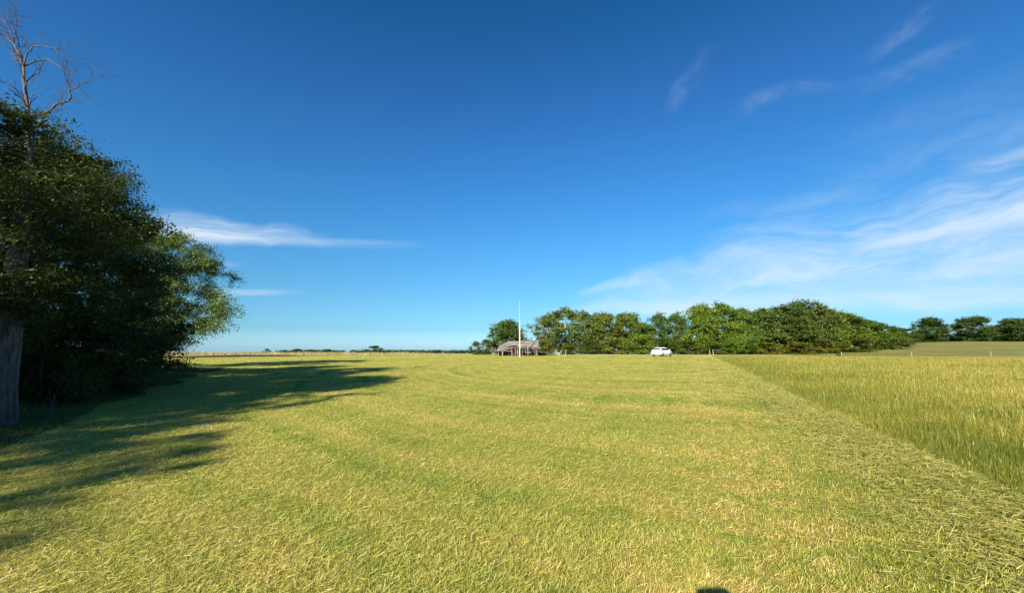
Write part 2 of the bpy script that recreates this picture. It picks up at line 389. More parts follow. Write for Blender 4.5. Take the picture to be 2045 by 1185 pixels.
def strands(r, x, y, ln, w, ang, up=.03):
    """cut strands lying on the turf: one thin quad each, as two triangles"""
    n = len(x); z = hgt(x, y)+r.uniform(.008, up, n); dx, dy = np.cos(ang)*ln/2, np.sin(ang)*ln/2
    px, py = -np.sin(ang)*w/2, np.cos(ang)*w/2; tz = r.normal(0, .012, n)+.0; zz = r.uniform(.25, 1, n)*w*.8
    V = np.empty((n, 4, 3), np.float32)
    V[:, 0] = np.stack([x-dx-px, y-dy-py, z-tz], -1); V[:, 1] = np.stack([x+dx-px, y+dy-py, z+tz], -1)
    V[:, 2] = np.stack([x+dx+px, y+dy+py, z+tz+zz], -1); V[:, 3] = np.stack([x-dx+px, y-dy+py, z-tz+zz], -1)
    b = (np.arange(n)*4)[:, None]
    return V.reshape(-1, 3), np.concatenate([b+np.array([0, 1, 2]), b+np.array([0, 2, 3])], 0)
def join(parts):
    Vs = []; Fs = []; vs = []; o = 0
    for V, F, v in parts:
        Vs.append(V); Fs.append(F+o); o += len(V); vs.append(np.tile(v, len(F)//len(v)))
    return np.concatenate(Vs), np.concatenate(Fs), np.concatenate(vs)
def polar(r, n, r0, r1, half, p=1.0):
    """density falls as 1/r^(2p') : log-uniform radius for p=1"""
    t = r.uniform(0, 1, n)
    rad = r0*(r1/r0)**(t**p); a = r.uniform(-half, half, n)
    return rad*np.sin(a), rad*np.cos(a), rad
def edge(x, y): return x-(3.2+.447*y)
def vnoise(x, y, s, seed=0):
    """cheap smooth value noise for densities"""
    r = rng(seed); g = r.uniform(0, 1, (64, 64)); X = x/s; Y = y/s
    i = np.floor(X).astype(int); j = np.floor(Y).astype(int); fx = X-i; fy = Y-j; fx = fx*fx*(3-2*fx); fy = fy*fy*(3-2*fy)
    G = lambda a, b: g[a % 64, b % 64]
    return (G(i, j)*(1-fx)+G(i+1, j)*fx)*(1-fy)+(G(i, j+1)*(1-fx)+G(i+1, j+1)*fx)*fy

def build_lawn():
    r = rng(11)
    x, y, rad = polar(r, 950000, 1.5, 75, R(66), .9)
    keep = (edge(x, y) < .15*vnoise(x, y, .7)+.0) & (-x < 9.5+.62*y+3*vnoise(x, y, 2.5, 4)); x, y, rad = x[keep], y[keep], rad[keep]; n = len(x)
    e = edge(x, y); sw = (e > -2.1) & (e < .4)
    pn = .5*vnoise(x, y, .45, 2)+.5*vnoise(x, y, 1.7, 3)
    g = r.uniform(0, 1, n)
    up = g < .68
    h = r.uniform(.012, .040, n)*(.6+.8*pn)*(1+rad/40); w = r.uniform(.0016, .0034, n)*(1+rad/7)
    lean = r.uniform(.1, .95, n)
    val = np.clip(r.normal(.40, .24, n)+(pn-.5)*.5, 0, 1)
    V1, F1 = blades(r, x[up], y[up], h[up], w[up], lean[up])
    st = ~up; ns = st.sum()
    ln = r.uniform(.015, .06, ns)*(1+1.2*(r.uniform(0, 1, ns) < .06))*(1+rad[st]/25); sa = r.uniform(0, PI, ns)
    V2, F2 = strands(r, x[st], y[st], ln, r.uniform(.0012, .0024, ns)*(1+rad[st]/9), sa, .035)
    v2 = np.clip(r.normal(.68, .22, ns)-.12*sw[st], 0, 1)
    V, F, v = join([(V1, F1, val[up]), (V2, F2, v2)])
    o = link('lawn_grass', mesh_np('lawn_grass', V, F, v), M['lawn_blade'])
    tag(o, 'mown yellow-green grass with straw clippings over the open field', 'grass', kind='stuff')
    # greyer swath of cut hay lying along the meadow edge
    n = 34000; t = r.uniform(0, 1, n); rad = 2.2*(75/2.2)**t
    yy = rad; ee = .1-1.6*np.abs(r.normal(0, .45, n)); xx = 3.2+.447*yy+ee+.25*(vnoise(yy, yy*0, 1.3, 6)-.5)
    ln = r.uniform(.03, .11, n)*(1+rad/50); sa = r.normal(R(-12), .9, n)
    V, F = strands(r, xx, yy, ln, r.uniform(.0016, .0034, n)*(1+rad/9), sa, .10)
    o = link('cut_hay', mesh_np('cut_hay', V, F, np.tile(np.clip(r.normal(.5, .26, n), 0, 1), 2)), M['swath_blade'])
    tag(o, 'greyish swath of cut grass lying along the edge of the tall meadow', 'cut hay', kind='stuff')
build_lawn()

def build_meadow():
    r = rng(21); parts = []
    x, y, rad = polar(r, 1150000, 3.5, 84, R(72), .85)
    keep = (edge(x, y) > 1.0*vnoise(x, y, .35, 8)+1.2*vnoise(x, y, 1.6, 18)-1.45+.6*r.uniform(-1, 1, len(x))**3) & (y < 77+3*vnoise(x, y, 6, 3)) & (x > 3); x, y, rad = x[keep], y[keep], rad[keep]; n = len(x)
    e = edge(x, y); pn = .5*vnoise(x, y, .8, 12)+.5*vnoise(x, y, 3.5, 13)
    edgef = np.clip(.5+e/3.5, .3, 1)
    h = r.uniform(.08, .27, n)*(.6+.8*pn)*edgef; w = r.uniform(.0018, .0040, n)*(1+rad/12)
    lean = np.abs(r.normal(.38, .26, n)); ld = r.normal(R(20), 1.5, n)
    v = np.clip(r.normal(.15, .17, n)+(pn-.5)*.7+.28*np.clip(e/14, 0, 1), 0, 1)
    V, F = blades(r, x, y, h, w, np.minimum(lean, .9), ld); parts.append((V, F, v))
    tx_ = r.uniform(0, 1, 260)*0; q = 2.5*(60/2.5)**r.uniform(0, 1, 260); te = r.uniform(-.9, .25, 260); bx = 3.2+.447*q+te; idx = np.repeat(np.arange(260), 34)
    gx = bx[idx]+r.normal(0, .07, len(idx))*(1+q[idx]/25); gy = q[idx]+r.normal(0, .10, len(idx))*(1+q[idx]/25)
    V, F = blades(r, gx, gy, r.uniform(.06, .20, len(idx)), r.uniform(.002, .0042, len(idx))*(1+q[idx]/10), np.abs(r.normal(.45, .25, len(idx))).clip(0, .9)); parts.append((V, F, np.clip(r.normal(.25, .2, len(idx)), 0, 1)))
    # stems carrying pale seed heads
    k = r.uniform(0, 1, n) < .06*np.clip(e/6, .08, 1); xs, ys, rs = x[k]+.01, y[k], rad[k]; m = len(xs)
    hs = r.uniform(.22, .44, m)*(.7+.5*pn[k])*edgef[k]; ll = np.abs(r.normal(.12, .1, m)); d = r.normal(R(20), 1.2, m)
    V, F = blades(r, xs, ys, hs, r.uniform(.0018, .0028, m)*(1+rs/11), np.minimum(ll, .6), d); parts.append((V, F, np.clip(r.normal(.62, .15, m), 0, 1)))
    tx = xs+np.cos(d)*hs*ll*.9; ty = ys+np.sin(d)*hs*ll*.9
    V, F = blades(r, tx, ty, r.uniform(.03, .08, m), r.uniform(.003, .006, m)*(1+rs/16), np.minimum(ll*2, .8), d, z0=hgt(xs, ys)+hs*np.sqrt(1-ll.clip(0, .9)**2)*.86)
    parts.append((V, F, np.clip(r.normal(.80, .15, m), 0, 1)))
    V, F, v = join(parts)
    o = link('meadow_grass', mesh_np('meadow_grass', V, F, v), M['meadow_blade'])
    tag(o, 'unmown tall meadow grass with tan seed heads right of the mown field', 'tall grass', kind='stuff')
build_meadow()

def build_rough():
    r = rng(31)
    # dry beige grass along the far left edge of the field
    n = 34000; y = r.uniform(80, 97, n); px = r.uniform(300, 985, n); x = (px-1022)/806*y
    dens = vnoise(x, y, 4, 5); k = r.uniform(0, 1, n) < .25+dens*.9; x, y = x[k], y[k]; n = len(x)
    left = smooth(-8, -26, x)
    h = r.uniform(.15, .75, n)**1.3*(.15+.85*left)*(.6+.7*vnoise(x, y, 2.2, 6)); 
    V, F = blades(r, x, y, h, r.uniform(.03, .07, n), np.abs(r.normal(.2, .15, n)).clip(0, .8))
    o = link('dry_grass', mesh_np('dry_grass', V, F, np.tile(np.clip(r.normal(.55, .25, n), 0, 1), 3)), M['dry_blade'])
    tag(o, 'band of tall dry beige grass at the far left edge of the field', 'dry grass', kind='stuff')
    # weeds and shaded rough grass below the tree row
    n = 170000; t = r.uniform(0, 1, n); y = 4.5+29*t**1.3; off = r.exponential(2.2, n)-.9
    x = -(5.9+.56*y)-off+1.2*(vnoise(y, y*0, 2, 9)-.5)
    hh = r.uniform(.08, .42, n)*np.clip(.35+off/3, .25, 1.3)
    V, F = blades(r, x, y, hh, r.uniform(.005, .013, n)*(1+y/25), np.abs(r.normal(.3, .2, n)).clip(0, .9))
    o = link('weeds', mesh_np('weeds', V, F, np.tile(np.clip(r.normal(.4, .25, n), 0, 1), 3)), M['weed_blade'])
    tag(o, 'dark shaded weeds and rough grass under the tree row at left', 'weeds', kind='stuff')
build_rough()
# dark soil bank and pale drive
strip('gravel_drive', [(7, 83), (22, 82), (36, 78.5), (60, 88)], 3.0, M['gravel'])
def bank():
    m = MB(); rr = random.Random(5); P = []
    for i in range(60):
        t = i/59; x = -50+15*t; y = 57.5+20*t; P.append((x, y, .30*math.sin(PI*min(1, t*1.1+.08))**.5 if t < .95 else .06))
    V = []; F = []
    for x, y, hh in P:
        z = H(x, y); j = rr.uniform(-.04, .04)
        V += [(x+.25, y-.12, z-.03), (x+.12+j, y, z+hh+j*.5), (x-1.1, y+.5, z+hh*.9), (x-2.6, y+1.2, z-.03)]
    for i in range(59):
        for k in range(3): F.append((i*4+k, i*4+4+k, i*4+4+k+1, i*4+k+1))
    me = bpy.data.meshes.new('soil_bank'); me.from_pydata(V, [], F); me.update()
    o = link('soil_bank', me, M['soil']); o['kind'] = 'structure'
bank()

# ------------------------------------------------------------------ trees
def skeleton(r, clumps, trunk_h, trunk_r, lean=(0, 0), low=.25, tip_r=.012, nseg=5, twist=.12):
    """trunk plus limbs that join every clump centre to the nearest lower wood -> MB"""
    m = MB(); T = []
    for i in range(9):
        t = i/8; T.append(Vector((lean[0]*t*t+r.normal(0, .03)*trunk_h*.15*t, lean[1]*t*t+r.normal(0, .03)*trunk_h*.15*t, trunk_h*t)))
    nodes = [(T[i], trunk_r*(1-.85*i/8)) for i in range(9) if i/8 >= low]
    rad = [trunk_r*(1.18 if i == 0 else 1-.85*i/8) for i in range(9)]
    m.tube([T[0]-Vector((0, 0, .15))]+T, [trunk_r*1.35]+rad, 14)
    cl = sorted([Vector(c) for c in clumps], key=lambda c: (c-Vector((T[4].x, T[4].y, c.z))).length)
    for c in cl:
        best = None; bd = 1e9
        for p, rr in nodes:
            d = (c-p); L_ = d.length
            cost = L_*(1+max(0, (p.z-c.z)/(L_+.01))*1.5)
            if cost < bd: bd = cost; best = (p, rr)
        p, rr = best; r0 = max(tip_r*1.3, min(rr*.62, .018*(c-p).length+tip_r)); d = c-p
        pts = [p]; nn = nseg-1
        for i in range(1, nn+1):
            t = i/nn; j = Vector(r.normal(0, twist*d.length/nn, 3)) if i < nn else Vector((0, 0, 0))
            pts.append(p+d*t+Vector((0, 0, math.sin(PI*t)*.10*d.length))+j)
        m.tube(pts, [r0+(tip_r-r0)*i/nn for i in range(nn+1)], 5, False)
        for i in range(1, nn+1): nodes.append((pts[i], r0+(tip_r-r0)*i/nn))
    return m, cl
def leaf_cloud(r, centres, radii, per, size, flat=.6, droop=0, sprig=True):
    """leaf quads scattered in clumps: V, F, v"""
    n = int(per*len(centres)); ci = r.integers(0, len(centres), n) if isinstance(per, float) else np.repeat(np.arange(len(centres)), per)
    n = len(ci); C = np.asarray(centres, float)[ci]; Rr = np.asarray(radii, float)[ci]
    d = r.normal(0, 1, (n, 3)); d /= np.linalg.norm(d, axis=1)[:, None]; q = r.uniform(0, 1, n)**.5
    P = d*q[:, None]*Rr[:, None]; P[:, 2] *= flat
    if sprig:   # pull leaves on to short sprigs so the clump is ragged, not a ball
        k = 11; ax = r.normal(0, 1, (len(centres)*k, 3)); ax /= np.linalg.norm(ax, axis=1)[:, None]; ax[:, 2] = ax[:, 2]*.55+.05
        s = ax[ci*k+r.integers(0, k, n)]; q = r.uniform(.15, 1.15, n)
        P2 = s*(q*Rr)[:, None]+r.normal(0, 1, (n, 3))*(.115*Rr)[:, None]; P2[:, 2] *= (flat*.5+.5)
        use = r.uniform(0, 1, n) < .88; P[use] = P2[use]
    P += C
    P[:, 2] -= droop*np.abs(q)*Rr
    nrm = r.normal(0, 1, (n, 3)); nrm[:, 2] = np.abs(nrm[:, 2])+.5; nrm /= np.linalg.norm(nrm, axis=1)[:, None]
    t = r.normal(0, 1, (n, 3)); t -= nrm*(t*nrm).sum(1)[:, None]; t /= np.linalg.norm(t, axis=1)[:, None]; b = np.cross(nrm, t)
    sz = size*r.uniform(.6, 1.35, n)[:, None]
    V = np.stack([P-t*sz, P-b*sz*.42+nrm*sz*.1, P+t*sz, P+b*sz*.42+nrm*sz*.1], 1).reshape(-1, 3)
    F = np.arange(n*4).reshape(-1, 4)
    cv = r.uniform(0, 1, len(centres)); v = np.clip(.45*r.uniform(0, 1, n)+.55*cv[ci], 0, 1)
    return V, F, v
def crown_clumps(r, n, h0, h1, rx, ry, shape='round', jitter=.12, fill=.45, lean=(0, 0)):
    """clump centres for a crown between heights h0..h1, mostly near its surface"""
    out = []
    while len(out) < n:
        z = r.uniform(0, 1)
        if shape == 'round': w = math.sqrt(max(0, 1-(2*z-1)**2))**.8
        elif shape == 'cone': w = (1-z)**.75*.95+.05 if z > .1 else .6+z*3.4
        elif shape == 'vase': w = min(1, .35+z*1.0)*math.sqrt(max(0, 1-max(0, (z-.55)/.45)**2))
        elif shape == 'column': w = min(1, z*5+.35)*math.sqrt(max(0, 1-z**3))
        else: w = 1
        a = r.uniform(0, 2*PI); q = math.sqrt(r.uniform(fill*fill*0+.04, 1)); q = q if r.uniform() > .35 else max(q, .8)
        bump = 1+jitter*math.sin(3*a+z*5+rx)+jitter*math.sin(5*a-z*9+ry*3)
        out.append((lean[0]*z+math.cos(a)*w*q*rx*bump, lean[1]*z+math.sin(a)*w*q*ry*bump, h0+(h1-h0)*z+r.normal(0, .03)*(h1-h0)))
    return out
def tree(name, loc, clumps, crad, per, leaf, trunk_h, trunk_r, label, cat='tree', group=None, tint=(1, 1, 1), seed=1, rz=0, flat=.6, droop=.1, low=.25, mat='leaf', lean=(0, 0), bark='bark', crown_name='crown', tip_r=.012):
    r = rng(seed); root = empty(name, (loc[0], loc[1], H(loc[0], loc[1])), rz, label=label, cat=cat, group=group)
    sk, cl = skeleton(r, clumps, trunk_h, trunk_r, lean, low, tip_r)
    link('trunk', sk.mesh('trunk', True), M[bark], root)
    rr = [crad*r.uniform(.6, 1.5) for _ in cl]
    V, F, v = leaf_cloud(r, [tuple(c) for c in cl], rr, per, leaf, flat, droop)
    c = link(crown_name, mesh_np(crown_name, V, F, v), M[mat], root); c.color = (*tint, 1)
    return root
def copy_tree(root, loc, rz, sc, label, group=None, tint=None, name=None):
    o = root.copy(); COL.objects.link(o); o.location = (loc[0], loc[1], H(loc[0], loc[1])); o.rotation_euler = (0, 0, rz); o.scale = sc
    o['label'] = label
    if group: o['group'] = group
    for ch in root.children:
        c = ch.copy(); COL.objects.link(c); c.parent = o
        if tint and ch.name.startswith('crown'): c.color = (*tint, 1)
    return o

def left_row():
    r = rng(5)
    # the near tree whose trunk stands at the left edge of the picture
    c = crown_clumps(r, 120, 1.9, 7.2, 3.4, 2.8, 'round', lean=(-.4, 0)); c = [(x-2.0, y+.4, z) for x, y, z in c]+[(.2, -.2, 4.0), (.6, .3, 4.6), (.1, .6, 3.2), (.4, 0, 2.4)]
    t1 = tree('broadleaf_tree', (-10.45, 8.3), c, .8, 1150, .040, 6.2, .31, 'tall leafy tree with a thick grey trunk at the left edge of the photo', group='trees of the row at left', seed=1, lean=(-.6, .4), low=.3, tint=(.6, .62, .6))  # dark tint puts the shade on this crown into its leaf colour
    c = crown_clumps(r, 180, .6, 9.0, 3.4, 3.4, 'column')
    tree('broadleaf_tree', (-17.1, 14.2), c, .85, 850, .047, 8.0, .24, 'dark leafy tree right behind the thick trunk, topmost crown of the row', group='trees of the row at left', seed=2, tint=(.55, .6, .6), low=.1)  # leaf tint lowered to paint the shade this crown stands in
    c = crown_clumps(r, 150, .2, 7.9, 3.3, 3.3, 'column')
    tree('broadleaf_tree', (-20.7, 19.6), c, .85, 700, .058, 7, .2, 'dark tree of the row whose boughs touch the ground, beside the pale green tree', group='trees of the row at left', seed=3, tint=(.5, .6, .58), low=.05)  # shade of the row is also painted in by the low tint
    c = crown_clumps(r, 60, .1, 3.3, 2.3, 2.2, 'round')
    tree('broadleaf_shrub', (-23.4, 24.3), c, .7, 400, .075, 2.6, .10, 'low dark shrub closing the right foot of the dark trees at left', 'shrub', group='shrubs under the tree row', seed=4, tint=(.5, .6, .55), low=.05)  # low tints of these shrubs carry painted shade like the trees above
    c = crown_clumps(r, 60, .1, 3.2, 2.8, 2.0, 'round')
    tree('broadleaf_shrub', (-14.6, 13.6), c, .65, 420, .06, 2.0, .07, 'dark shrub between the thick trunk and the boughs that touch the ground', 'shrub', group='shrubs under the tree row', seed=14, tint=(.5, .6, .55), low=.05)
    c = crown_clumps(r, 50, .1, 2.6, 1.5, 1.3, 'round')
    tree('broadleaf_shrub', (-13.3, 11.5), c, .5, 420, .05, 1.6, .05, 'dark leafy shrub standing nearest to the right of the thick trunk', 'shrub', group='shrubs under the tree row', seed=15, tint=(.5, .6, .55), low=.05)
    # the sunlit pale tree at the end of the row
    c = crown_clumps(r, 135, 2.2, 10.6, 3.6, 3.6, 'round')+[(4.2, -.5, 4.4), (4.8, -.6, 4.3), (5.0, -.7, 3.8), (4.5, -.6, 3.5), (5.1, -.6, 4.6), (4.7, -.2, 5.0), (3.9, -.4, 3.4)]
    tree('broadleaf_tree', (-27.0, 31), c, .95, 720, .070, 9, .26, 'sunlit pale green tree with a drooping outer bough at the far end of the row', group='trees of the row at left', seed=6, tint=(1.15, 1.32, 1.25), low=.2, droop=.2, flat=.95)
    # trees behind and left of the camera; their shade lies on the row and the grass
    spots = [(-14.2, 3.4, 1.1, 1.3, 'out-of-frame leafy tree just left of the thick trunk'), (-13.6, -3.0, 1.0, 1.08, 'out-of-frame leafy tree two trunks behind the thick trunk'),
             (-20, 7, 1.2, 1.4, 'out-of-frame leafy tree in the second rank left of the thick trunk'),
             (-23.5, 12.5, 1.2, 1.3, 'out-of-frame leafy tree in the second rank beyond the dark trees'), (-18.5, -7, 1.2, 1.4, 'out-of-frame leafy tree in the second rank behind the camera'), (-20, 0, 1.2, 1.4, 'out-of-frame leafy tree in the middle of the second rank')]
    c = crown_clumps(r, 46, 2.2, 8.4, 3.2, 3.2, 'round')
    thin = tree('broadleaf_tree', (-12.7, -7.3), c, .55, 420, .05, 7.6, .2, 'out-of-frame thinly leaved tree behind the camera at left', group='trees of the row at left', seed=31, low=.2, tint=(.7, .75, .7))
    copy_tree(thin, (-12.4, -10.6), 2.2, (.9, .9, 1.1), 'out-of-frame slender thinly leaved tree farthest behind the camera', 'trees of the row at left', (.7, .75, .7))
    copy_tree(thin, (-12.2, -1.2), 4.2, (.8, .8, .98), 'out-of-frame slim thinly leaved tree two trunks behind the thick trunk', 'trees of the row at left', (.7, .75, .7))
    for i, (x, y, sx, sz, lb) in enumerate(spots):
        copy_tree(t1, (x+2.0*math.cos(1.3*i+.8), y+2.0*math.sin(1.3*i+.8)), 1.3*i+.8, (sx, sx, sz), lb, 'trees of the row at left', (.85, .9, .85))
left_row()

def dead_tree():
    rr = random.Random(8); Y = 12.0
    x0, _ = ray(62, 640); root = empty('dead_tree', (x0*Y-.2, Y, H(x0*Y, Y)), label='bare dead tree whose grey limbs rise above the leafy crowns at the top left', cat='tree')
    m = MB(); base = root.location
    def poly(pts, r0, r1, dy=0, n=6, sub=2, twigs=0, jit=.03):
        P = [at(px, py, Y+dy+(d if len(q) else 0))-base for px, py, *q in pts for d in [q[0] if q else 0]]
        Q = [P[0]]
        for a, b in zip(P[:-1], P[1:]):
            for k in range(1, sub+1):
                Q.append(a+(b-a)*k/sub+(Vector((rr.uniform(-1, 1), rr.uniform(-1, 1), rr.uniform(-1, 1)))*jit if k < sub else Vector()))
        n_ = len(Q); m.tube(Q, [r0+(r1-r0)*i/(n_-1) for i in range(n_)], n, True)
        for _ in range(twigs):
            i = rr.randrange(max(1, n_//4), n_); twig(Q[i], (Q[i]-Q[i-1]).normalized(), rr.uniform(.35, .95), max(.006, r1*.7), 2)
    def twig(p, d, ln, r_, lev):
        v = (d+Vector((rr.uniform(-1, 1), rr.uniform(-1, 1), rr.uniform(-.5, 1.1)))*.9).normalized(); P = [p]
        for k in range(4):
            v = (v+Vector((rr.uniform(-1, 1), rr.uniform(-1, 1), rr.uniform(-.7, .8)))*.28).normalized(); P.append(P[-1]+v*ln/4)
        m.tube(P, [r_*(1-.17*k) for k in range(5)], 4, False)
        if lev: 
            for k in (1, 2, 3, 4): twig(P[k], v, ln*.55, r_*.6, lev-1)
    poly([(66, 850), (64, 640), (60, 420), (57, 240)], .15, .06, sub=3)
    poly([(57, 240), (52, 190), (47, 132)], .05, .035, twigs=5)
    poly([(47, 132), (36, 104), (28, 86), (12, 74), (-8, 58), (-30, 40)], .032, .014, twigs=9)
    poly([(28, 86), (20, 60), (6, 40)], .024, .010, dy=.05, twigs=5)
    poly([(47, 132), (54, 106), (66, 92), (86, 90), (112, 96), (119, 118)], .022, .008, dy=-.1, twigs=7)
    poly([(47, 132), (72, 121), (94, 117), (116, 130), (133, 142), (134, 166)], .026, .009, dy=.1, twigs=5)
    poly([(57, 240), (88, 226), (112, 208), (136, 201), (141, 188), (140, 177), (150, 176), (159, 169)], .040, .012, dy=-.2, twigs=7)
    poly([(88, 228), (104, 220), (118, 218)], .025, .008, dy=-.2, twigs=3)
    poly([(47, 132), (30, 60), (34, 30)], .02, .007, dy=.2, twigs=5)
    poly([(57, 300), (30, 292), (-10, 290), (-40, 298)], .05, .02, dy=-2.4, twigs=4)
    poly([(60, 430), (20, 392), (-20, 400)], .04, .018, dy=-1.4, twigs=3)
    poly([(60, 430), (90, 382), (150, 380)], .035, .01, dy=-2.0, twigs=4)
    o = m.build('trunk', M['deadwood'], root, smooth_=True)
dead_tree()
def saplings():
    for i, (px, py, Y, h, lb) in enumerate([(98, 836, 9.2, .85, 'small grey dead stem standing in the shaded weeds right of the thick trunk'), (118, 770, 13, 1.5, 'leaning bare branch lying under the dark boughs'), (345, 745, 24.5, 1.3, 'sunlit dry brush spray at the right foot of the dark shrub')]):
        rr = random.Random(i+3); u, _ = ray(px, py); x = u*Y; o = empty('dead_branch', (x, Y, H(x, Y)), label=lb, cat='branch'); m = MB()
        for k in range(4 if i < 2 else 14):
            a = rr.uniform(0, 2*PI); l = h*rr.uniform(.5, 1.1); P = [Vector((0, 0, -.03))]; v = Vector((math.cos(a)*.35, math.sin(a)*.35, 1)) if i != 2 else Vector((math.cos(a), math.sin(a)*.5, .35))
            for q in range(4):
                v = (v+Vector((rr.uniform(-1, 1), rr.uniform(-1, 1), rr.uniform(-1, 1)))*.35); P.append(P[-1]+v.normalized()*l/4)
            m.tube(P, [.018*(1-.2*q) for q in range(5)], 5, False)
        m.build('stem', M['deadwood'], o, smooth_=True)
saplings()

